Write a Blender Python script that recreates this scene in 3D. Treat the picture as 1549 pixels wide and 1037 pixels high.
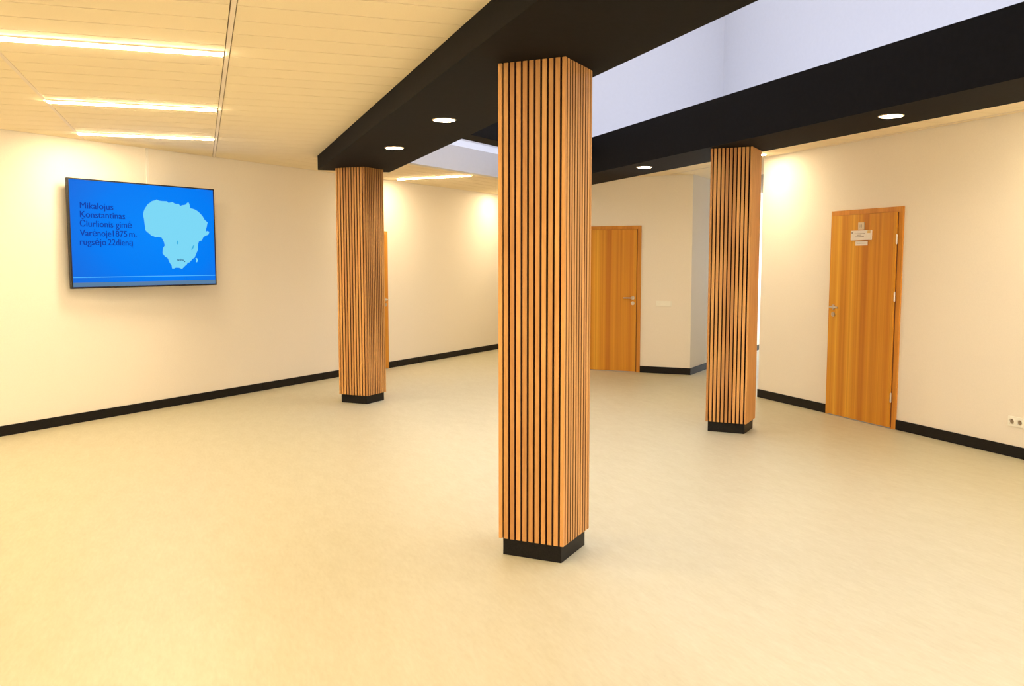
import bpy, bmesh, math, random
from mathutils import Vector, Matrix
random.seed(7)
R = math.radians
C = bpy.context.scene.collection
for o in list(bpy.data.objects):
    bpy.data.objects.remove(o, do_unlink=True)
SC = bpy.context.scene

# ------------------------------------------------------------------ camera
cam = bpy.data.cameras.new('camera')
cam.sensor_width = 36.0
cam.lens = 1355.0 / 1549.0 * 36.0
cam.clip_start = 0.05
cam_o = bpy.data.objects.new('camera', cam)
C.objects.link(cam_o)
cam_o.location = (0, 0, 1.6)
cam_o.rotation_euler = (R(90 - 5.25), 0, R(-19.1))
SC.camera = cam_o

# ------------------------------------------------------------------ world, daylight, exposure
w = bpy.data.worlds.new('world'); SC.world = w
w.use_nodes = True
w.node_tree.nodes['Background'].inputs[0].default_value = (0.75, 0.85, 1.0, 1)
w.node_tree.nodes['Background'].inputs[1].default_value = 0.5
SC.view_settings.view_transform = 'Standard'
SC.view_settings.look = 'None'
SC.view_settings.gamma = 1.0
SC.view_settings.use_curve_mapping = False
SC.view_settings.exposure = 0.66

TUBE = 76.0          # radiance of the linear ceiling lamps
SPOT = 90.0          # radiance of the round downlights
WARM = (1.0, 0.83, 0.55)
WARM2 = (1.0, 0.81, 0.55)
def area(name, loc, rot, sx, sy, power, col):
    l = bpy.data.lights.new(name, 'AREA'); l.shape = 'RECTANGLE'
    l.size = sx; l.size_y = sy; l.energy = power; l.color = col
    o = bpy.data.objects.new(name, l); C.objects.link(o)
    o.location = loc; o.rotation_euler = rot
    return o
# daylight through the glass roof of the light well, and through the window at the end of the side corridor
dr = area('daylight_roof', (4.95, 6.0, 7.4), (0, 0, 0), 5.5, 12.5, 280, (0.84, 0.88, 1.0))
dr.data.spread = R(125)
area('fill_rear', (1.5, -3.3, 1.5), (R(90), 0, 0), 7.0, 2.2, 150, (1.0, 0.93, 0.80))  # unseen warm fill in front of the windowless rear wall
area('daylight_corridor', (11.27, 14.52, 1.55), (R(90), 0, R(132.46)), 1.0, 1.9, 70, (0.75, 0.87, 1.0))

# ------------------------------------------------------------------ materials
def new_mat(name):
    m = bpy.data.materials.new(name); m.use_nodes = True
    nt = m.node_tree
    return m, nt, nt.nodes['Principled BSDF']
def ramp(nt, fac, stops):
    r = nt.nodes.new('ShaderNodeValToRGB')
    while len(r.color_ramp.elements) > 1:
        r.color_ramp.elements.remove(r.color_ramp.elements[-1])
    for i, (p, c) in enumerate(stops):
        e = r.color_ramp.elements[0] if i == 0 else r.color_ramp.elements.new(p)
        e.position = p; e.color = (*c, 1)
    nt.links.new(fac, r.inputs[0])
    return r.outputs[0]
def noise(nt, scale, detail=3, vec=None, rough=0.5):
    n = nt.nodes.new('ShaderNodeTexNoise')
    n.inputs['Scale'].default_value = scale; n.inputs['Detail'].default_value = detail
    n.inputs['Roughness'].default_value = rough
    if vec is not None: nt.links.new(vec, n.inputs['Vector'])
    return n.outputs['Fac']
def coords(nt, scale=(1, 1, 1), rot=(0, 0, 0), kind='Object', offset_random=False):
    t = nt.nodes.new('ShaderNodeTexCoord'); mp = nt.nodes.new('ShaderNodeMapping')
    mp.inputs['Scale'].default_value = scale; mp.inputs['Rotation'].default_value = rot
    nt.links.new(t.outputs[kind], mp.inputs['Vector'])
    if offset_random:
        oi = nt.nodes.new('ShaderNodeObjectInfo'); cb = nt.nodes.new('ShaderNodeCombineXYZ')
        mu = nt.nodes.new('ShaderNodeMath'); mu.operation = 'MULTIPLY'; mu.inputs[1].default_value = 17.0
        nt.links.new(oi.outputs['Random'], mu.inputs[0])
        for i in range(3): nt.links.new(mu.outputs[0], cb.inputs[i])
        nt.links.new(cb.outputs[0], mp.inputs['Location'])
    return mp.outputs[0]
def bump(nt, b, h, strength, dist=0.002):
    bp = nt.nodes.new('ShaderNodeBump'); bp.inputs['Strength'].default_value = strength
    bp.inputs['Distance'].default_value = dist
    nt.links.new(h, bp.inputs['Height']); nt.links.new(bp.outputs[0], b.inputs['Normal'])
def plain(name, col, rough=0.6, metal=0.0, var=0.04, nscale=60, bmp=0.0, spec=0.5):
    m, nt, b = new_mat(name)
    v = coords(nt)
    f = noise(nt, nscale, 3, v)
    lo = tuple(c * (1 - var) for c in col); hi = tuple(min(1, c * (1 + var)) for c in col)
    nt.links.new(ramp(nt, f, [(0.3, lo), (0.7, hi)]), b.inputs['Base Color'])
    b.inputs['Roughness'].default_value = rough; b.inputs['Metallic'].default_value = metal
    b.inputs['Specular IOR Level'].default_value = spec
    if bmp: bump(nt, b, f, bmp)
    return m
M = {}
M['wall'] = plain('wall_paint', (0.87, 0.80, 0.70), 0.75, var=0.015, nscale=90, bmp=0.15, spec=0.3)
M['white'] = plain('white_paint', (0.72, 0.715, 0.745), 0.8, var=0.01, nscale=20, spec=0.2)
M['ceil'] = plain('ceiling_panel', (0.93, 0.80, 0.57), 0.85, var=0.02, nscale=150, bmp=0.1, spec=0.2)
M['grid'] = plain('grid_white', (0.87, 0.75, 0.60), 0.6, var=0.01)
M['carrier'] = plain('ceiling_carrier', (0.42, 0.31, 0.19), 0.9)
M['black'] = plain('black_paint', (0.0065, 0.0055, 0.0055), 0.8, var=0.15, nscale=25, spec=0.12)
M['core'] = plain('black_felt', (0.006, 0.003, 0.002), 0.95, var=0.1, spec=0.1)
M['tile'] = plain('black_stone_tile', (0.009, 0.0075, 0.007), 0.5, var=0.5, nscale=160, spec=0.2)
M['chrome'] = plain('brushed_steel', (0.62, 0.56, 0.50), 0.32, 1.0, var=0.05)
M['plastic'] = plain('white_plastic', (0.92, 0.89, 0.80), 0.35, var=0.01)
M['hole'] = plain('socket_recess', (0.30, 0.22, 0.14), 0.6)
M['gap_shade'] = plain('leaf_gap_shade', (0.16, 0.05, 0.015), 0.8)  # dark tone standing for the shade between door leaf and frame
M['tvcase'] = plain('tv_black', (0.012, 0.012, 0.013), 0.4)
M['paper'] = plain('paper', (0.82, 0.76, 0.70), 0.6, var=0.02)
M['ink'] = plain('ink', (0.25, 0.18, 0.15), 0.8)
M['plate'] = plain('sign_metal', (0.70, 0.58, 0.42), 0.4, 0.3, var=0.03)
M['gold'] = plain('gold_sticker', (0.75, 0.48, 0.14), 0.5)
M['thresh'] = plain('threshold_gap_light', (0.50, 0.50, 0.55), 0.4, 0.6)  # bluish tone stands for the light showing under the door
M['trunk'] = plain('cable_trunking', (0.88, 0.83, 0.75), 0.5, var=0.01)

def wood_mat(name, cols, scale, rough, rnd=True, kind='Object', tint=0.14):
    m, nt, b = new_mat(name)
    v = coords(nt, scale, kind=kind, offset_random=rnd)
    f = noise(nt, 1.0, 5, v, 0.6)
    col = ramp(nt, f, cols)
    v2 = coords(nt, (scale[0] * 6, scale[1] * 6, scale[2] * 4), kind=kind, offset_random=rnd)
    g = noise(nt, 1.0, 3, v2)
    mx = nt.nodes.new('ShaderNodeMix'); mx.data_type = 'RGBA'; mx.blend_type = 'MULTIPLY'
    mx.inputs['Factor'].default_value = 1.0
    nt.links.new(col, mx.inputs['A'])
    nt.links.new(ramp(nt, g, [(0.3, (0.86, 0.82, 0.76)), (0.65, (1, 1, 1))]), mx.inputs['B'])
    out = mx.outputs['Result']
    if rnd:
        oi = nt.nodes.new('ShaderNodeObjectInfo')
        m2 = nt.nodes.new('ShaderNodeMix'); m2.data_type = 'RGBA'; m2.blend_type = 'MULTIPLY'
        m2.inputs['Factor'].default_value = 1.0
        nt.links.new(out, m2.inputs['A'])
        nt.links.new(ramp(nt, oi.outputs['Random'], [(0.0, (1 - tint * 2, 1 - tint * 2.3, 1 - tint * 2.3)), (0.5, (1 - tint, 1 - tint, 1 - tint)), (1.0, (1, 1, 1))]), m2.inputs['B'])
        out = m2.outputs['Result']
    nt.links.new(out, b.inputs['Base Color'])
    b.inputs['Roughness'].default_value = rough
    b.inputs['Specular IOR Level'].default_value = 0.35
    return m
M['slat'] = wood_mat('oak_slat', [(0.3, (0.66, 0.305, 0.09)), (0.7, (0.80, 0.42, 0.14))], (14, 14, 1.4), 0.5)
M['slat_side'] = plain('slat_side_shade', (0.10, 0.032, 0.010), 0.7, var=0.1)  # slat sides darkened so the gaps between slats read as shade
M['door'] = wood_mat('striped_veneer', [(0.28, (0.50, 0.165, 0.014)), (0.42, (0.62, 0.24, 0.020)), (0.58, (0.74, 0.34, 0.030)), (0.72, (0.84, 0.45, 0.05))],
                     (9, 9, 0.08), 0.4, rnd=False, kind='Object')
M['door_frame'] = wood_mat('frame_veneer', [(0.3, (0.62, 0.235, 0.03)), (0.7, (0.74, 0.33, 0.05))], (9, 9, 0.4), 0.42, rnd=False)

# linoleum floor
m, nt, b = new_mat('linoleum')
v = coords(nt, (7, 2.2, 1), (0, 0, R(25)))
f1 = noise(nt, 1.6, 6, v, 0.65)
v2 = coords(nt, (60, 14, 1), (0, 0, R(25)))
f2 = noise(nt, 1.0, 4, v2, 0.6)
c1 = ramp(nt, f1, [(0.3, (0.540, 0.492, 0.340)), (0.7, (0.585, 0.542, 0.392))])
c2 = ramp(nt, f2, [(0.3, (0.93, 0.91, 0.88)), (0.7, (1, 1, 1))])
mx = nt.nodes.new('ShaderNodeMix'); mx.data_type = 'RGBA'; mx.blend_type = 'MULTIPLY'; mx.inputs['Factor'].default_value = 1
nt.links.new(c1, mx.inputs['A']); nt.links.new(c2, mx.inputs['B'])
nt.links.new(mx.outputs['Result'], b.inputs['Base Color'])
b.inputs['Roughness'].default_value = 0.42; b.inputs['Specular IOR Level'].default_value = 0.35
bump(nt, b, f2, 0.08, 0.001)
M['floor'] = m

def emit(name, col, strength, rough=0.3):
    m, nt, b = new_mat(name)
    b.inputs['Base Color'].default_value = (0.002, 0.002, 0.002, 1) if strength < 3 else (0.8, 0.8, 0.8, 1)
    b.inputs['Roughness'].default_value = rough
    b.inputs['Emission Color'].default_value = (*col, 1)
    b.inputs['Emission Strength'].default_value = strength * (0.68 if strength < 3 else 1)
    b.inputs['Specular IOR Level'].default_value = 0.0 if strength < 3 else 0.5
    return m
M['tube'] = emit('lamp_diffuser', WARM, TUBE)
M['spot'] = emit('downlight_diffuser', WARM2, SPOT)
M['daylit'] = emit('daylit_frosted_glass', (0.8, 0.9, 1.0), 1.3)
M['scr_map'] = emit('screen_pale_blue', (0.19, 0.64, 0.86), 1.0)
M['scr_lake'] = emit('screen_lake', (0.05, 0.42, 0.72), 1.0)
M['scr_text'] = emit('screen_text_navy', (0.004, 0.045, 0.36), 1.0)
M['scr_dark'] = emit('screen_map_text', (0.01, 0.05, 0.15), 1.0)
M['scr_line'] = emit('screen_line', (0.06, 0.40, 0.95), 1.0)
M['scr_band'] = emit('screen_band', (0.10, 0.20, 0.34), 1.0)
# screen background: blue, a little violet towards its edges (an image on the display)
m, nt, b = new_mat('screen_blue')
v = coords(nt, (1, 1, 1), kind='Generated')
gn = nt.nodes.new('ShaderNodeTexGradient'); gn.gradient_type = 'SPHERICAL'
mp = nt.nodes.new('ShaderNodeMapping'); mp.inputs['Location'].default_value = (-0.62, 0, -0.50); mp.inputs['Scale'].default_value = (1.05, 0, 0.9)
nt.links.new(v, mp.inputs['Vector']); nt.links.new(mp.outputs[0], gn.inputs['Vector'])
cc = ramp(nt, gn.outputs['Fac'], [(0.1, (0.012, 0.12, 0.62)), (0.55, (0.0, 0.19, 0.86)), (1.0, (0.0, 0.23, 0.93))])
b.inputs['Base Color'].default_value = (0.002, 0.002, 0.002, 1); b.inputs['Roughness'].default_value = 0.35
nt.links.new(cc, b.inputs['Emission Color']); b.inputs['Emission Strength'].default_value = 0.68; b.inputs['Specular IOR Level'].default_value = 0.0
M['screen'] = m

# ------------------------------------------------------------------ helpers
def tag(o, label=None, cat=None, group=None, kind=None):
    if label: o['label'] = label
    if cat: o['category'] = cat
    if group: o['group'] = group
    if kind: o['kind'] = kind
    return o
def link(name, me, mat=None, parent=None):
    if mat is not None and not me.materials: me.materials.append(mat)
    o = bpy.data.objects.new(name, me); C.objects.link(o)
    if parent is not None: o.parent = parent
    return o
def empty(name, loc, rz=0, **k):
    o = bpy.data.objects.new(name, None); C.objects.link(o)
    o.empty_display_size = 0.1
    o.location = loc; o.rotation_euler = (0, 0, R(rz))
    return tag(o, **k)
def finish(bm, name, bev=0):
    bmesh.ops.remove_doubles(bm, verts=bm.verts, dist=1e-6)
    bmesh.ops.recalc_face_normals(bm, faces=bm.faces)
    if bev:
        bmesh.ops.bevel(bm, geom=list(bm.edges), offset=bev, segments=1, affect='EDGES', profile=0.5)
    me = bpy.data.meshes.new(name); bm.to_mesh(me); bm.free()
    return me
def add_box(bm, x0, x1, y0, y1, z0, z1):
    vs = [bm.verts.new(p) for p in [(x0,y0,z0),(x1,y0,z0),(x1,y1,z0),(x0,y1,z0),(x0,y0,z1),(x1,y0,z1),(x1,y1,z1),(x0,y1,z1)]]
    for f in [(0,3,2,1),(4,5,6,7),(0,1,5,4),(1,2,6,5),(2,3,7,6),(3,0,4,7)]:
        bm.faces.new([vs[i] for i in f])
def box(name, x0, x1, y0, y1, z0, z1, mat, parent=None, bev=0):
    bm = bmesh.new(); add_box(bm, x0, x1, y0, y1, z0, z1)
    return link(name, finish(bm, name, bev), mat, parent)
def boxes(name, lst, mat, parent=None):
    bm = bmesh.new()
    for b_ in lst: add_box(bm, *b_)
    bmesh.ops.recalc_face_normals(bm, faces=bm.faces)
    me = bpy.data.meshes.new(name); bm.to_mesh(me); bm.free()
    return link(name, me, mat, parent)
def add_prism(bm, pts, z0, z1):
    lo = [bm.verts.new((p[0], p[1], z0)) for p in pts]; hi = [bm.verts.new((p[0], p[1], z1)) for p in pts]
    n = len(pts)
    bm.faces.new(lo[::-1]); bm.faces.new(hi)
    for i in range(n): bm.faces.new([lo[i], lo[(i+1) % n], hi[(i+1) % n], hi[i]])
def prism(name, pts, z0, z1, mat, parent=None):
    bm = bmesh.new(); add_prism(bm, pts, z0, z1)
    return link(name, finish(bm, name), mat, parent)
def add_cyl(bm, r, p0, p1, n=24, r1=None):
    p0 = Vector(p0); p1 = Vector(p1); d = p1 - p0
    q = d.to_track_quat('Z', 'Y').to_matrix().to_4x4()
    bmesh.ops.create_cone(bm, cap_ends=True, segments=n, radius1=r, radius2=r if r1 is None else r1, depth=d.length,
                          matrix=Matrix.Translation((p0 + p1) / 2) @ q)
def add_tube(bm, pts, r, n=12):
    for a, b_ in zip(pts[:-1], pts[1:]): add_cyl(bm, r, a, b_, n)
    for p in pts[1:-1]:
        bmesh.ops.create_uvsphere(bm, u_segments=n, v_segments=8, radius=r, matrix=Matrix.Translation(p))
def smooth(o, ang=35):
    for p in o.data.polygons: p.use_smooth = True
    try: o.data.set_sharp_from_angle(angle=R(ang))
    except Exception: pass
    return o
def clip(poly, n, d):          # keep the side n.p <= d
    out = []
    for i in range(len(poly)):
        a, b_ = poly[i], poly[(i+1) % len(poly)]
        da = n[0]*a[0] + n[1]*a[1] - d; db = n[0]*b_[0] + n[1]*b_[1] - d
        if da <= 0: out.append(a)
        if (da < 0 < db) or (db < 0 < da):
            t = da / (da - db); out.append((a[0] + t*(b_[0]-a[0]), a[1] + t*(b_[1]-a[1])))
    return out
def parea(p):
    return abs(sum(p[i][0]*p[(i+1)%len(p)][1] - p[(i+1)%len(p)][0]*p[i][1] for i in range(len(p)))) / 2
def D(a): return (math.cos(R(a)), math.sin(R(a)))

# ------------------------------------------------------------------ plan
AW = 42.46                                   # direction of the left wall
u = D(AW); nW = (-u[1], u[0])                # along it, and into it
W0 = (-1.779, 9.159)
def LW(x): return W0[1] + (x - W0[0]) * u[1] / u[0]
RW0 = (6.172, 8.95); AR = -88.95; ur = D(AR) # right wall, running towards the camera
K = (6.447, 10.985); AD = -43.65; ud = D(AD) # projecting corner and the wall with the middle door
Z = 2.78
ZB = 2.62
def off(p, d, s): return (p[0] + d[0]*s, p[1] + d[1]*s)
E = off(K, ud, -2.2)

# ------------------------------------------------------------------ structure
fl = prism('floor', [(-8.2, -3.7), (6.8, -3.7), (13.8, 13.0), (8, 19.5), (-8.2, 4.3)], -0.1, 0.0, M['floor'])
tag(fl, 'pale beige linoleum floor with faint streaks across the whole hall', 'floor', kind='structure')
p0 = (-8.1, LW(-8.1)); p1 = (7.35, LW(7.35))
wl = prism('wall_left', [p0, p1, off(p1, nW, 0.15), off(p0, nW, 0.15)], 0, 2.95, M['wall'])
tag(wl, 'long cream wall on the left that carries the television', 'wall', kind='structure')
r1 = off(RW0, ur, 12.6)
wr = prism('wall_right', [RW0, r1, off(r1, (1, 0.02), 0.15), (6.25, 8.81)], 0, 2.9, M['wall'])
wr.data.materials[0] = M['wall']
tag(wr, 'cream wall on the right with the signed wooden door and the double socket', 'wall', kind='structure')
ce = off(RW0, u, 7.577)
w2 = prism('wall_corridor', [RW0, (6.25, 8.81), off((6.25, 8.81), u, 7.6), ce], 0, 2.9, M['wall'])
tag(w2, 'wall returning from the right wall end into the side corridor', 'wall', kind='structure')
wb = prism('wall_back', [K, off(K, u, 6.0), off(off(K, u, 5.0), ud, -2.2), E], 0, 2.9, M['wall'])
tag(wb, 'cream projecting wall block with the middle door and light switch', 'wall', kind='structure')
e1 = off(off(K, u, 6.0), ud, 0)
w3 = prism('wall_corridor_end', [e1, ce, off(ce, u, 0.15), off(e1, u, 0.15)], 0, 2.9, M['white'])
tag(w3, 'pale end wall of the side corridor', 'wall', kind='structure')
f0 = off(off(K, u, 5.0), ud, -2.2); f1 = off(f0, nW, 2.3)
w4 = prism('wall_far_end', [f0, f1, off(f1, u, 0.15), off(f0, u, 0.15)], 0, 2.9, M['wall'])
tag(w4, 'cream end wall of the far corridor behind the nearest column', 'wall', kind='structure')
w5 = box('wall_rear', -8.1, 6.6, -3.65, -3.5, 0, 2.95, M['wall'])
tag(w5, 'cream wall behind the photographer', 'wall', kind='structure')
w6 = box('wall_side', -8.2, -8.05, -3.65, 3.6, 0, 2.95, M['wall'])
tag(w6, 'cream wall closing the hall far left outside the frame', 'wall', kind='structure')

# ceiling: carrier slab and, below it, the separate panels
n_d = D(AW)                                   # diagonal edge of the light well, parallel to the left wall
def WY(x): return 10.85 + (x - 2.51) * math.tan(R(42.0))
bm = bmesh.new()
add_prism(bm, [(-8.1, -3.6), (1.9, -3.6), (1.9, LW(1.9)), (-8.1, LW(-8.1))], 2.80, 2.90)
add_prism(bm, [(1.9, WY(1.9)+.09), (5.1, WY(5.1)+.09), (9.0, 17.0), (7.2, LW(7.2)), (1.9, LW(1.9))], 2.80, 2.90)
add_prism(bm, [(4.9, -3.6), (6.6, -3.6), (13.2, 13.2), (9.0, 17.0), (4.9, WY(4.9)+.09)], 2.80, 2.90)
me = bpy.data.meshes.new('ceiling'); bmesh.ops.recalc_face_normals(bm, faces=bm.faces); bm.to_mesh(me); bm.free()
ceil = link('ceiling', me, M['carrier'])
tag(ceil, 'white suspended ceiling of narrow panels in a metal grid', 'ceiling', kind='structure')

PITCH, BASE, GAP = 0.2778, 4.469, 0.010
def panel(poly, parent=ceil):
    if len(poly) < 3 or parea(poly) < 0.0015: return
    prism('panel', poly, Z, Z + 0.016, M['ceil'], parent)
nb = D(45 + 0.0)                                # cut perpendicular to the left wall from the beam's corner
B0 = (1.289, 10.606)
# hall ceiling left of the beam
for (xa, xb) in [(-3.49, -2.29), (-2.26, -1.063), (-1.037, 0.163), (0.197, 1.285)]:
    k = -8
    while BASE + k*PITCH < 11.3:
        ya = BASE + k*PITCH + GAP/2; yb = ya + PITCH - GAP; k += 1
        poly = [(xa, ya), (xb, ya), (xb, yb), (xa, yb)]
        poly = clip(poly, nW, nW[0]*W0[0] + nW[1]*W0[1] - 0.004)
        if len(poly) < 3: continue
        poly = clip(poly, u, u[0]*B0[0] + u[1]*B0[1] - 0.003)
        panel(poly)
for xg in (-3.505, -2.275, -1.05, 0.18):
    poly = [(xg-0.012, 2.2), (xg+0.012, 2.2), (xg+0.012, 12), (xg-0.012, 12)]
    poly = clip(poly, nW, nW[0]*W0[0] + nW[1]*W0[1] - 0.004)
    prism('grid_strip', poly, Z - 0.004, Z + 0.012, M['grid'], ceil)
for i, (ya, yb) in enumerate([(-3.45, BASE - 8*PITCH)]):
    prism('panel_field', [(-8.0, ya), (1.28, ya), (1.28, yb), (-8.0, yb)], Z, Z + 0.016, M['ceil'], ceil)
prism('panel_field', [(-8.0, BASE - 8*PITCH + .01), (-3.52, BASE - 8*PITCH + .01), (-3.52, LW(-3.52) - .02), (-8.0, LW(-8.0) - .02)], Z, Z + 0.016, M['ceil'], ceil)
# far ceiling, laid parallel to the left wall
nd = (math.sin(R(42.0)), -math.cos(R(42.0)))   # towards the well
dd = nd[0]*2.51 + nd[1]*10.85
for k in range(7):
    for j in range(8):
        # local frame: s along the wall from B0, t away from it
        s0 = j*1.21 + 0.006; s1 = s0 + 1.2
        t0 = 0.004 + k*PITCH; t1 = t0 + PITCH - GAP
        foot = off(B0, nW, 1.003)
        pl = [off(off(foot, u, s), nW, -t) for s, t in ((s0, t0), (s1, t0), (s1, t1), (s0, t1))]
        pl = clip(pl, nd, dd - 0.035)
        if len(pl) < 3: continue
        for nn, lim in (((1, 0), 2.105), ((-1, 0), -2.105)):
            q = clip(pl, nn, lim)
            if nn[0] == 1 and len(q) >= 3: q = clip(q, (0, -1), -10.45)
            if len(q) >= 3: panel(q)
# strip between the right beam and the right wall
k = -7
while BASE + 0.1 + k*PITCH < 13:
    ya = BASE + 0.1 + k*PITCH + GAP/2; yb = ya + PITCH - GAP; k += 1
    for (xa, xb) in ((5.06, 6.13), (6.16, 7.33)):
        poly = [(xa, ya), (xb, ya), (xb, yb), (xa, yb)]
        nr = (-ur[1], ur[0])                      # into the right wall
        if yb < 9.05 or True:
            if ya < 8.9: poly = clip(poly, nr, nr[0]*RW0[0] + nr[1]*RW0[1] - 0.004)
        if len(poly) < 3: continue
        if ya >= 8.9: poly = clip(poly, (u[1], -u[0]), u[1]*RW0[0] - u[0]*RW0[1] - 0.004)
        if len(poly) < 3: continue
        # in front of the wall with the middle door / grey return
        nD = (-ud[1], ud[0])
        front = clip(poly, nD, nD[0]*K[0] + nD[1]*K[1] - 0.004)
        if len(front) >= 3: panel(front)
        side = clip(poly, (-nD[0], -nD[1]), -(nD[0]*K[0] + nD[1]*K[1]) + 0.0)
        if len(side) >= 3:
            side = clip(side, nW, nW[0]*K[0] + nW[1]*K[1] - 0.004)
            if len(side) >= 3: panel(side)
prism('grid_strip', [(6.133, 2.4), (6.157, 2.4), (6.157, 11.2), (6.133, 11.2)], Z - 0.003, Z + 0.012, M['grid'], ceil)

# light well: shaft walls above the beams
sh = prism('wall_shaft_right', [(7.84, -0.6), (7.99, -0.6), (7.99, 12.6), (7.84, 12.6)], 2.9, 7.6, M['white'])
tag(sh, 'bright white wall high up in the light well, right of the corner line', 'wall', kind='structure')
sh = prism('wall_shaft_end', [(4.3, 12.5), (7.84, 12.5), (7.84, 12.65), (4.3, 12.65)], 2.9, 7.6, M['white'])
tag(sh, 'white wall high up in the light well, left of the corner line', 'wall', kind='structure')
sh = prism('wall_shaft_left', [(1.95, -0.6), (2.10, -0.6), (2.10, 10.6), (1.95, 10.6)], 3.02, 7.6, M['white'])
tag(sh, 'white wall of the light well above the left beam', 'wall', kind='structure')
sh = prism('wall_shaft_near', [(1.95, -0.75), (7.99, -0.75), (7.99, -0.6), (1.95, -0.6)], 2.62, 7.6, M['white'])
tag(sh, 'white near wall of the light well behind the camera', 'wall', kind='structure')
wa = (2.0, WY(2.0)); wz = (4.42, WY(4.42))
sh = prism('wall_shaft_diagonal', [off(wa, nd, -0.13), off(wz, nd, -0.13), off(wz, nd, -0.28), off(wa, nd, -0.28)], 3.19, 7.6, M['white'])
tag(sh, 'white slanting end wall of the light well above its pale fascia', 'wall', kind='structure')
wz = (4.9, WY(4.9))
sh = prism('trim_well_fascia', [wa, wz, off(wz, nd, -0.10), off(wa, nd, -0.10)], Z - 0.004, 3.095, M['white'])
bm = bmesh.new()
sec = [(0, 3.0955), (-0.13, 3.21), (-0.13, 3.0955)]
ra = [bm.verts.new((*off(wa, nd, t_), z_)) for t_, z_ in sec]; rb = [bm.verts.new((*off(wz, nd, t_), z_)) for t_, z_ in sec]
bm.faces.new(ra); bm.faces.new(rb[::-1])
for i in range(3): bm.faces.new([ra[i], rb[i], rb[(i+1) % 3], ra[(i+1) % 3]])
sl = link('trim_well_slope', finish(bm, 'trim_well_slope'), M['white'])
tag(sl, 'narrow sloping ledge along the top of the pale fascia in the light well', 'trim', kind='structure')
tag(sh, 'pale lilac fascia at the far end of the light well behind the left beam', 'trim', kind='structure')
sh = prism('trim_ledge', [(5.0, -0.6), (7.84, -0.6), (7.84, 12.5), (5.0, 12.5)], 2.905, 2.95, M['white'])
tag(sh, 'ledge slab above the right hand ceiling inside the light well', 'trim', kind='structure')
sh = box('ceiling_shaft', 1.9, 8.0, -0.75, 13.2, 7.6, 7.7, M['white'])
tag(sh, 'roof over the light well, out of sight above', 'ceiling', kind='structure')

# ------------------------------------------------------------------ beams
o = prism('ceiling_beam', [(1.285, -3.5), (2.105, -3.5), (2.105, 10.43), (1.285, 10.43)], ZB, 3.02, M['black'])
tag(o, 'matt black ceiling beam above the nearest and the left slatted columns', 'beam')
o = prism('ceiling_beam', [(4.40, -3.5), (5.055, -3.5), (5.055, 12.15), (4.40, 12.4)], ZB + 0.005, 3.045, M['black'])
tag(o, 'long matt black ceiling beam resting on the right slatted column', 'beam')
c0 = (2.105, 7.955); c1 = (4.40, 7.955 + 2.295*math.tan(R(42)))
o = prism('ceiling_beam', [c0, c1, off(c1, (0, 1), 0.3), off(c0, (0, 1), 0.3)], 2.785, 3.04, M['black'])
tag(o, 'short black cross beam slanting between the two long beams', 'beam')

# ------------------------------------------------------------------ columns
H = 0.19
SL = 0.0252; CP = 0.020; DP = 0.018
def slat_mesh(wd, name, z0=0.095, z1=ZB):
    bm = bmesh.new(); add_box(bm, -wd/2, wd/2, 0, DP, z0, z1)
    return finish(bm, name, 0.0012)
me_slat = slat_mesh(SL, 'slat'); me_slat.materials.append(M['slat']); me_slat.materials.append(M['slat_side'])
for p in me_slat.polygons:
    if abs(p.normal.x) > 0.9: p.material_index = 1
bm = bmesh.new(); add_box(bm, 0, CP, 0, CP, 0.095, ZB)
me_post = finish(bm, 'corner_slat', 0.0012); me_post.materials.append(M['slat'])
def column(x, y, rz, label, plain_face=False):
    cr = D(rz); cw = D(rz + 90)
    cx, cy = x + H*(cr[0] + cw[0]), y + H*(cr[1] + cw[1])
    t = empty('slatted_column', (cx, cy, 0), rz, label=label, cat='column', group='square columns clad in wooden slats')
    box('plinth', -H+DP, H-DP, -H+DP, H-DP, 0, 0.095, M['tile'], t, 0.001)
    box('backing', -H+DP, H-DP, -H+DP, H-DP, 0.0955, ZB, M['core'], t)
    g = (2*H - 2*CP - 9*SL) / 10
    for f in range(4):
        a = f * 90
        if not (plain_face and f == 0):
            for i in range(9):
                c = -H + CP + g + SL/2 + i*(SL + g)
                s = link('slat', me_slat, None, t)
                v = Matrix.Rotation(R(a), 4, 'Z') @ Vector((c, -H, 0))
                s.location = v; s.rotation_euler = (0, 0, R(a))
        if plain_face and f in (0, 1): continue
        s = link('corner_slat', me_post, None, t)
        v = Matrix.Rotation(R(a), 4, 'Z') @ Vector((-H, -H, 0))
        s.location = v; s.rotation_euler = (0, 0, R(a))
    if plain_face:
        box('side_panel', -H, H, -H, -H + DP - 0.0005, 0.095, ZB, M['slat'], t, 0.001)
    return t
column(1.7625, 4.265, 45.2, 'nearest square column clad in vertical oak slats on a black plinth')
column(1.714, 9.89, 45.4, 'smallest slatted wooden column, standing left in front of the television wall')
column(4.714, 7.01, 43.5, 'right slatted wooden column with one smooth side, under the right beam', True)

# ------------------------------------------------------------------ baseboards
BH, BT = 0.095, 0.012
bl = empty('baseboard_left', (W0[0], W0[1], 0), AW, kind='structure', label='black tile skirting along the left wall', cat='baseboard')
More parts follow.
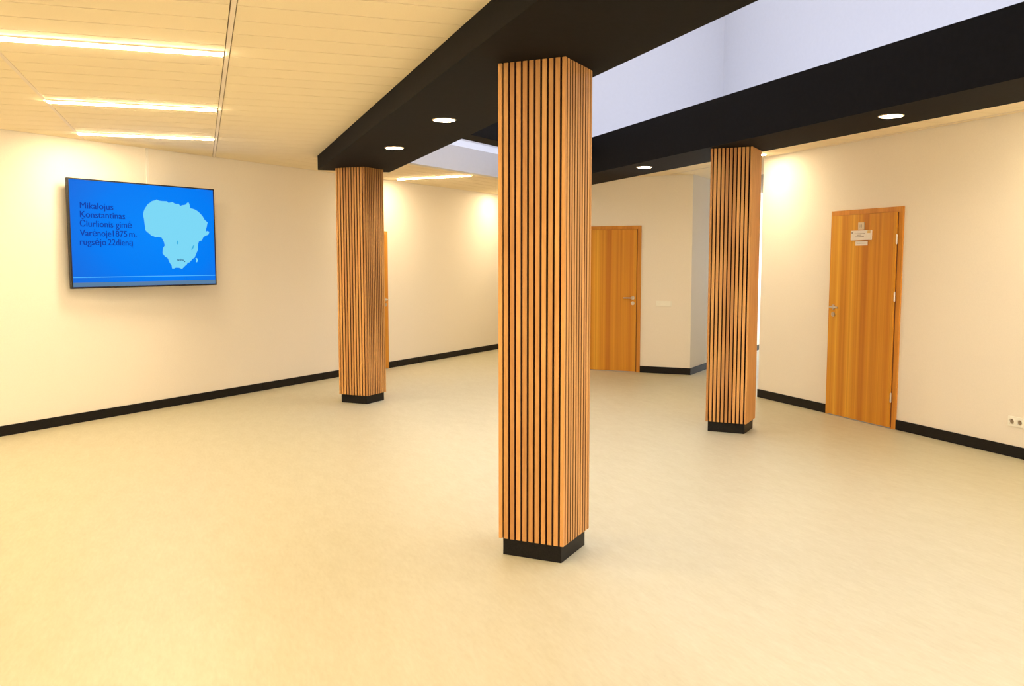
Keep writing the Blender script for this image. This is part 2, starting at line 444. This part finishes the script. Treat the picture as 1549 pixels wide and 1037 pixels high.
# joints measured at 0.49 m from W0, every 0.567 m
me_t = None
s = 0.492 - 8*0.567
DS = (4.96, 5.94)       # the left door along the wall
while s < 12.4:
    a, b_ = s + 0.0012, s + 0.567 - 0.0012
    s += 0.567
    for (aa, bb) in ((a, min(b_, DS[0])), (max(a, DS[1]), b_)):
        if bb - aa > 0.02: box('tile', aa, bb, -BT, -0.0005, 0.0005, BH, M['tile'], bl, 0.0008)
br = empty('baseboard_right', (RW0[0], RW0[1], 0), AR, kind='structure', label='black skirting along the right wall, broken by the door', cat='baseboard')
DR = (1.205, 2.192)     # right door along the wall
box('skirting', 0.0, DR[0] - 0.001, -BT, -0.0005, 0.0005, BH, M['tile'], br)
box('skirting', DR[1] + 0.001, 12.4, -BT, -0.0005, 0.0005, BH, M['tile'], br)
bb_ = empty('baseboard_back', (K[0], K[1], 0), AD, kind='structure', label='black skirting of the projecting corner beside the middle door', cat='baseboard')
DM = (-1.73, -0.725)    # middle door along this wall (x runs to the right, corner at 0)
box('skirting', DM[1] + 0.001, BT, -BT, -0.0005, 0.0005, BH, M['tile'], bb_)
box('skirting', -2.2, DM[0] - 0.001, -BT, -0.0005, 0.0005, BH, M['tile'], bb_)
bc = empty('baseboard_corridor', (K[0], K[1], 0), AW, kind='structure', label='black skirting along the grey wall of the side corridor', cat='baseboard')
box('skirting', 0.0, 5.9, -BT, -0.0005, 0.0005, BH, M['tile'], bc)

# window at the end of the side corridor
wn = empty('window_1', (*off(K, u, 6.0), 0), AD, kind='structure', label='tall window at the end of the side corridor', cat='window')
boxes('window_frame', [(0.10, 0.16, -0.05, -0.001, 0.55, 2.55), (1.14, 1.20, -0.05, -0.001, 0.55, 2.55), (0.62, 0.68, -0.05, -0.001, 0.61, 2.49),
      (0.16, 1.14, -0.05, -0.001, 0.55, 0.61), (0.16, 1.14, -0.05, -0.001, 2.49, 2.55)], M['plastic'], wn)
box('pane', 0.16, 0.62, -0.03, -0.02, 0.61, 2.49, M['daylit'], wn)
box('pane', 0.68, 1.14, -0.03, -0.02, 0.61, 2.49, M['daylit'], wn)

# ------------------------------------------------------------------ doors
def door(name, loc, rz, wd, ht, handle_side, hinges, label, hz=1.06):
    t = empty(name, (loc[0], loc[1], 0), rz, kind='structure', label=label, cat='door')
    fw = 0.062
    bm = bmesh.new()
    add_box(bm, 0, fw, -0.016, -0.0005, 0, ht); add_box(bm, wd-fw, wd, -0.016, -0.0005, 0, ht)
    add_box(bm, fw, wd-fw, -0.016, -0.0005, ht-fw, ht)
    me = bpy.data.meshes.new('door_frame'); bm.to_mesh(me); bm.free()
    link('door_frame', me, M['door_frame'], t)
    g = 0.018
    lf = box('leaf', fw-g-0.008, wd-fw+0.004, -0.040, -0.0215, 0.012, ht-fw+0.012, M['door'], t, 0.0015)
    e0, e1_ = (0.002, 0.006) if handle_side < 0 else (0.003, 0.006)
    box('gap_shade', fw-g-0.008-e0, wd-fw+0.004+e1_, -0.0212, -0.0163, 0.012, ht-fw+0.014, M['gap_shade'], t)  # dark outline in place of the shadow gap around the leaf
    box('threshold_light_strip', fw, wd-fw, -0.03, -0.001, 0.0005, 0.0105, M['thresh'], t)
    hx = 0.105 if handle_side < 0 else wd - 0.105
    dr = -handle_side
    bm = bmesh.new()
    add_cyl(bm, 0.026, (hx, -0.049, hz), (hx, -0.0405, hz), 24)
    add_cyl(bm, 0.009, (hx, -0.092, hz), (hx, -0.049, hz), 12)
    add_tube(bm, [(hx, -0.092, hz), (hx + dr*0.012, -0.097, hz), (hx + dr*0.125, -0.097, hz)], 0.0095, 12)
    h = smooth(link('door_handle', finish(bm, 'door_handle'), M['chrome'], lf))
    bm = bmesh.new()
    add_cyl(bm, 0.026, (hx, -0.049, hz-0.075), (hx, -0.0405, hz-0.075), 24)
    add_box(bm, hx-0.004, hx+0.004, -0.0525, -0.049, hz-0.092, hz-0.066)
    add_cyl(bm, 0.008, (hx, -0.0525, hz-0.068), (hx, -0.049, hz-0.068), 12)
    smooth(link('lock_rosette', finish(bm, 'lock_rosette'), M['chrome'], lf))
    if hinges:
        xh = wd - fw + 0.013 if handle_side < 0 else fw - 0.034
        for z in (0.30, 1.26, 1.80):
            bm = bmesh.new()
            add_cyl(bm, 0.009, (xh, -0.036, z-0.04), (xh, -0.036, z-0.002), 12)
            add_cyl(bm, 0.009, (xh, -0.036, z+0.002), (xh, -0.036, z+0.04), 12)
            add_cyl(bm, 0.006, (xh, -0.036, z-0.047), (xh, -0.036, z+0.047), 10)
            smooth(link('hinge', finish(bm, 'hinge'), M['chrome'], lf))
    return t, lf
rd, rleaf = door('door_1', off(RW0, ur, DR[0]), AR, DR[1]-DR[0], 2.105, -1, True,
                 'closed wooden door with three small signs on the right wall', hz=1.125)
md, _ = door('door_2', off(K, ud, DM[0]), AD, DM[1]-DM[0], 2.095, 1, False,
             'closed wooden door half hidden behind the nearest column', hz=1.07)
ld, _ = door('door_3', off(W0, u, DS[0]), AW, DS[1]-DS[0], 2.03, 1, False,
             'yellowish wooden door mostly hidden behind the left column', hz=1.03)

def text_mesh(s, name, wd, ht=None, bold=0.0, ext=0.0):
    cu = bpy.data.curves.new(name, 'FONT'); cu.body = s; cu.size = 1.0; cu.offset = bold; cu.extrude = ext
    cu.resolution_u = 3
    tmp = bpy.data.objects.new('tmp', cu); C.objects.link(tmp)
    bpy.context.view_layer.update()
    me = bpy.data.meshes.new_from_object(tmp.evaluated_get(bpy.context.evaluated_depsgraph_get()))
    bpy.data.objects.remove(tmp, do_unlink=True)
    xs = [v.co.x for v in me.vertices]; x0, x1 = min(xs), max(xs)
    sx = wd / (x1 - x0)
    sy = sx if ht is None else ht / 0.72      # 0.72: cap height of the built-in font
    for v in me.vertices:
        v.co = Vector(((v.co.x - x0)*sx, v.co.z, v.co.y*sy))
    me.materials.clear()
    return me
# signs on the right door (door frame x = 0 at its left edge; offset along the wall)
def dx(y): return (RW0[1] - y) - DR[0]
a, b_ = dx(7.312), dx(7.232)
s1 = box('number_plate', a, b_, -0.050, -0.0405, 1.905, 1.975, M['plate'], rleaf, 0.001); tag(s1, 'small square plate with the number 10')
tm = text_mesh('10', 'numeral', 0.030, 0.030, 0.01); o = link('numeral', tm, M['ink'], rleaf); o.location = ((a+b_)/2 - 0.015, -0.0506, 1.925)
a, b_ = dx(7.408), dx(7.125)
s2 = box('name_plate', a, b_, -0.053, -0.0405, 1.800, 1.897, M['paper'], rleaf, 0.001); tag(s2, 'wide white name plate')
boxes('plate_lettering', [(a+0.05, a+0.20, -0.0534, -0.0530, 1.864, 1.868), (a+0.09, a+0.15, -0.0534, -0.0530, 1.850, 1.854),
      (a+0.06, a+0.185, -0.0534, -0.0530, 1.832, 1.837)], M['ink'], rleaf)
box('plate_sticker', b_-0.052, b_-0.012, -0.0534, -0.0530, 1.868, 1.894, M['gold'], rleaf)
box('plate_emblem', a+0.012, a+0.026, -0.0534, -0.0530, 1.868, 1.884, M['ink'], rleaf)
a, b_ = dx(7.350), dx(7.183)
s3 = box('paper_label', a, b_, -0.0425, -0.0405, 1.748, 1.790, M['paper'], rleaf); tag(s3, 'narrow paper strip below the name plate')
boxes('plate_lettering', [(a+0.02, b_-0.02, -0.0429, -0.0425, 1.768, 1.773)], M['ink'], rleaf)

# ------------------------------------------------------------------ television
AT = 38.1
tv = empty('television', (-1.179, 9.544, 1.328), AT, label='large flat television hung on the left wall showing a pale map on blue', cat='television')
TW, TH = 1.702, 1.062
bm = bmesh.new()
add_box(bm, 0, TW, 0.0, 0.032, 0, TH)
add_box(bm, TW*0.2, TW*0.8, 0.032, 0.085, TH*0.15, TH*0.75)
link('casing', finish(bm, 'casing'), M['tvcase'], tv)
bz = 0.013
bm = bmesh.new()
for b4 in ((0, bz, 0, TH), (TW-bz, TW, 0, TH), (bz, TW-bz, 0, bz+0.004), (bz, TW-bz, TH-bz, TH)):
    add_box(bm, b4[0], b4[1], -0.006, -0.0003, b4[2], b4[3])
link('bezel', finish(bm, 'bezel'), M['tvcase'], tv)
scr = box('screen', bz, TW-bz, -0.0015, -0.0004, bz+0.004, TH-bz, M['screen'], tv)
def flat(name, pts, mat, y=-0.0024, parent=scr):
    bm = bmesh.new()
    a_ = [bm.verts.new((p[0], y, p[1])) for p in pts]; c_ = [bm.verts.new((p[0], y + 0.0006, p[1])) for p in pts]
    bm.faces.new(a_); bm.faces.new(c_[::-1])
    for i in range(len(pts)): bm.faces.new([a_[i], a_[(i+1) % len(pts)], c_[(i+1) % len(pts)], c_[i]])
    return link(name, finish(bm, name), mat, parent)
MAP = [(0.971, 0.907), (1.0, 0.895), (1.045, 0.893), (1.093, 0.895), (1.112, 0.88), (1.135, 0.884), (1.159, 0.891), (1.185, 0.878), (1.212, 0.872), (1.236, 0.876), (1.261, 0.854), (1.285, 0.864), (1.306, 0.867), (1.325, 0.871), (1.345, 0.889), (1.363, 0.902), (1.377, 0.874), (1.384, 0.837), (1.42, 0.832), (1.448, 0.824), (1.478, 0.810), (1.503, 0.793), (1.54, 0.76), (1.566, 0.721), (1.607, 0.692), (1.598, 0.668), (1.593, 0.647), (1.579, 0.612), (1.583, 0.592), (1.600, 0.599), (1.625, 0.589), (1.61, 0.558), (1.568, 0.544), (1.543, 0.53), (1.525, 0.495), (1.483, 0.481), (1.469, 0.447), (1.467, 0.393), (1.455, 0.37), (1.437, 0.338), (1.42, 0.304), (1.40, 0.296), (1.378, 0.277), (1.353, 0.254), (1.329, 0.25), (1.312, 0.224), (1.297, 0.219), (1.28, 0.204), (1.255, 0.184), (1.23, 0.192), (1.216, 0.197), (1.177, 0.198), (1.155, 0.190), (1.13, 0.189), (1.124, 0.224), (1.11, 0.240), (1.095, 0.264), (1.085, 0.290), (1.074, 0.303), (1.050, 0.314), (1.037, 0.329), (1.019, 0.349), (1.022, 0.372), (1.025, 0.401), (1.049, 0.43), (1.042, 0.467), (1.028, 0.490), (1.014, 0.512), (0.977, 0.52), (0.939, 0.514), (0.92, 0.526), (0.896, 0.528), (0.870, 0.552), (0.839, 0.572), (0.822, 0.591), (0.824, 0.615), (0.82, 0.641), (0.816, 0.672), (0.813, 0.705), (0.805, 0.735), (0.811, 0.768), (0.820, 0.792), (0.835, 0.814), (0.865, 0.854), (0.890, 0.868), (0.911, 0.885), (0.948, 0.896)]
flat('map_shape', MAP, M['scr_map'])
flat('map_island', [(1.431, 0.298), (1.452, 0.3), (1.462, 0.277), (1.45, 0.254), (1.434, 0.26), (1.443, 0.273)], M['scr_map'])
def ell(cx, cy, a, b_, rot, n=14):
    return [(cx + a*math.cos(t)*math.cos(rot) - b_*math.sin(t)*math.sin(rot), cy + a*math.cos(t)*math.sin(rot) + b_*math.sin(t)*math.cos(rot)) for t in [2*math.pi*i/n for i in range(n)]]
flat('map_lake', ell(1.208, 0.465, 0.010, 0.022, -0.3), M['scr_lake'], -0.003)
flat('map_lake', ell(1.402, 0.415, 0.009, 0.034, -0.6), M['scr_lake'], -0.003)
flat('screen_line', [(bz, 0.106), (TW-bz, 0.106), (TW-bz, 0.115), (bz, 0.115)], M['scr_line'])
flat('screen_band', [(bz, 0.018), (TW-bz, 0.018), (TW-bz, 0.058), (bz, 0.058)], M['scr_band'])
for s_, x_, z_, w_ in (('Mikalojus', 0.117, 0.775, 0.351), ('Konstantinas', 0.114, 0.690, 0.481),
                       ('Čiurlionis', 0.109, 0.602, 0.351), ('gimė', 0.490, 0.602, 0.175),
                       ('Varėnoje', 0.105, 0.511, 0.330), ('1875', 0.454, 0.511, 0.156), ('m.', 0.634, 0.511, 0.084),
                       ('rugsėjo', 0.101, 0.424, 0.276), ('22dieną', 0.397, 0.424, 0.275)):
    tm = text_mesh(s_, 'lettering', w_, 0.064, 0.0)
    bm = bmesh.new(); bm.from_mesh(tm)
    dup = bmesh.ops.duplicate(bm, geom=list(bm.verts) + list(bm.edges) + list(bm.faces))['geom']
    bmesh.ops.translate(bm, verts=[v for v in dup if isinstance(v, bmesh.types.BMVert)], vec=(0.0035, -0.0002, 0))
    bm.to_mesh(tm); bm.free()
    o = link('lettering', tm, M['scr_text'], scr); o.location = (x_, -0.0024, z_)
tm = text_mesh('Varėna', 'map_lettering', 0.090, 0.020, 0.02)
o = link('map_lettering', tm, M['scr_dark'], scr); o.location = (1.188, -0.0034, 0.272)
flat('town_dot', ell(1.292, 0.264, 0.006, 0.006, 0, 10), M['scr_dark'], -0.0034)
# wall bracket (folding arm) behind the set
cxv = Vector((TW*0.5, 0.085, TH*0.45))
bm = bmesh.new()
add_box(bm, TW*0.5-0.13, TW*0.5+0.13, 0.085, 0.10, TH*0.3, TH*0.6)
add_box(bm, TW*0.5-0.05, TW*0.5-0.02, 0.10, 0.165, TH*0.40, TH*0.5)
add_box(bm, TW*0.5+0.02, TW*0.5+0.05, 0.10, 0.165, TH*0.40, TH*0.5)
link('wall_bracket', finish(bm, 'wall_bracket'), M['tvcase'], tv)

# cable trunking
o = empty('cable_trunking', (-0.507, LW(-0.507), 0), AW, label='thin white cable trunking between the television and the ceiling', cat='trunking')
box('channel', -0.014, 0.014, -0.010, -0.0005, 1.95, Z - 0.002, M['trunk'], o, 0.001)
box('cover', -0.016, 0.016, -0.014, -0.0101, 1.95, Z - 0.002, M['trunk'], o, 0.001)

# ------------------------------------------------------------------ switch and socket
o = empty('light_switch', (K[0] + ud[0]*-0.50, K[1] + ud[1]*-0.50, 0.955), AD, label='white triple light switch right of the middle door', cat='switch')
box('frame', 0, 0.225, -0.008, -0.0005, 0, 0.078, M['plastic'], o, 0.002)
for i in range(3):
    box('rocker', 0.009 + i*0.0695, 0.009 + i*0.0695 + 0.067, -0.0125, -0.0081, 0.008, 0.070, M['plastic'], o, 0.0012)
o = empty('wall_socket', (*off(RW0, ur, 8.95 - 5.535), 0.252), AR, label='white double power socket low on the right wall', cat='socket')
box('frame', 0, 0.160, -0.009, -0.0005, 0, 0.082, M['plastic'], o, 0.002)
for i in range(2):
    cx_ = 0.043 + i*0.074
    bm = bmesh.new()
    bmesh.ops.create_cone(bm, cap_ends=False, segments=24, radius1=0.024, radius2=0.024, depth=0.007, matrix=Matrix.Translation((cx_, -0.0115, 0.041)) @ Matrix.Rotation(R(90), 4, 'X'))
    bmesh.ops.create_cone(bm, cap_ends=False, segments=24, radius1=0.020, radius2=0.020, depth=0.007, matrix=Matrix.Translation((cx_, -0.0115, 0.041)) @ Matrix.Rotation(R(90), 4, 'X'))
    smooth(link('socket_ring', finish(bm, 'socket_ring'), M['plastic'], o))
    bm = bmesh.new()
    add_cyl(bm, 0.0195, (cx_, -0.0100, 0.041), (cx_, -0.0091, 0.041), 24)
    link('socket_well', finish(bm, 'socket_well'), M['hole'], o)

# ------------------------------------------------------------------ lamps
def linear(x, y, ln, rz, label, group='white linear ceiling lamps', z=Z):
    t = empty('linear_lamp', (x, y, z), rz, label=label, cat='lamp', group=group)
    hw = 0.033
    bm = bmesh.new()
    add_box(bm, 0, ln, -hw-0.005, -hw, -0.010, -0.0005); add_box(bm, 0, ln, hw, hw+0.005, -0.010, -0.0005)
    add_box(bm, 0, 0.004, -hw, hw, -0.010, -0.0005); add_box(bm, ln-0.004, ln, -hw, hw, -0.010, -0.0005)
    link('housing', finish(bm, 'housing'), M['grid'], t)
    box('diffuser', 0.0045, ln-0.0045, -hw+0.0005, hw-0.0005, -0.016, -0.003, M['tube'], t)
    return t
linear(-1.040, 5.485, 1.20, 0, 'nearest and longest linear ceiling lamp at the upper left')
linear(-1.040, 7.505, 1.20, 0, 'middle of the three linear lamps above the television side')
linear(-1.040, 9.285, 1.20, 0, 'farthest of the three linear lamps, just above the television')
linear(2.735, 12.93, 1.20, -46.5, 'single linear lamp in the far ceiling between the left and nearest columns')
linear(4.98, 15.03, 1.20, -47.5, 'linear lamp in the far corridor hidden behind the nearest column')
linear(5.10, 8.63, 0.86, 0, 'linear lamp beside the top of the right slatted column')
linear(-3.47, 7.3, 1.20, 0, 'linear lamp outside the frame left of the television')
for (x, y, s_) in ((-1.04, 3.5, 'just above the top edge of the frame'), (-1.04, 1.5, 'almost above the photographer'), (-1.04, -0.6, 'behind the photographer'),
                 (-4.6, 5.3, 'farthest of the side row near the left wall'), (-4.6, 3.3, 'middle of the side row'), (-4.6, 1.0, 'nearest of the side row')):
    linear(x, y, 1.20, 0, 'linear ceiling lamp outside the frame, ' + s_, 'linear lamps outside the frame')
for y, s_ in ((4.6, 'farther'), (1.6, 'nearer')):
    linear(5.15, y, 0.86, 0, s_ + ' linear lamp outside the frame in the strip by the right wall', 'linear lamps outside the frame on the right')
def downlight(x, y, label, z=ZB, group='round downlights set in the black beams'):
    t = empty('downlight', (x, y, z), 0, label=label, cat='lamp', group=group)
    bm = bmesh.new()
    n = 40; prof = [(0.076, -0.0005), (0.088, -0.0005), (0.088, -0.004), (0.084, -0.007), (0.078, -0.007), (0.076, -0.004)]
    rings = [[bm.verts.new((r*math.cos(2*math.pi*i/n), r*math.sin(2*math.pi*i/n), h)) for i in range(n)] for r, h in prof]
    for j in range(len(prof)):
        a, b_ = rings[j], rings[(j+1) % len(prof)]
        for i in range(n): bm.faces.new([a[i], a[(i+1) % n], b_[(i+1) % n], b_[i]])
    smooth(link('rim', finish(bm, 'rim'), M['grid'], t))
    bm = bmesh.new(); add_cyl(bm, 0.0755, (0, 0, -0.005), (0, 0, -0.0008), 40)
    link('diffuser', finish(bm, 'diffuser'), M['spot'], t)
downlight(1.705, 6.43, 'larger downlight in the left beam, nearer the nearest column')
downlight(1.690, 8.14, 'smaller downlight in the left beam, nearer the left column')
downlight(4.67, 5.25, 'largest downlight of the right beam, near the signed door', ZB + 0.005)
downlight(4.64, 8.955, 'small downlight in the right beam left of the right column', ZB + 0.005)
for (x, y, s_) in ((1.70, 2.6, 'left beam, nearer the nearest column'), (1.70, 0.9, 'left beam, above the photographer'),
                 (4.67, 3.4, 'right beam, farther'), (4.67, 1.6, 'right beam, nearer')):
    downlight(x, y, 'downlight outside the frame in the ' + s_, ZB if x < 3 else ZB + 0.005, 'downlights outside the frame')
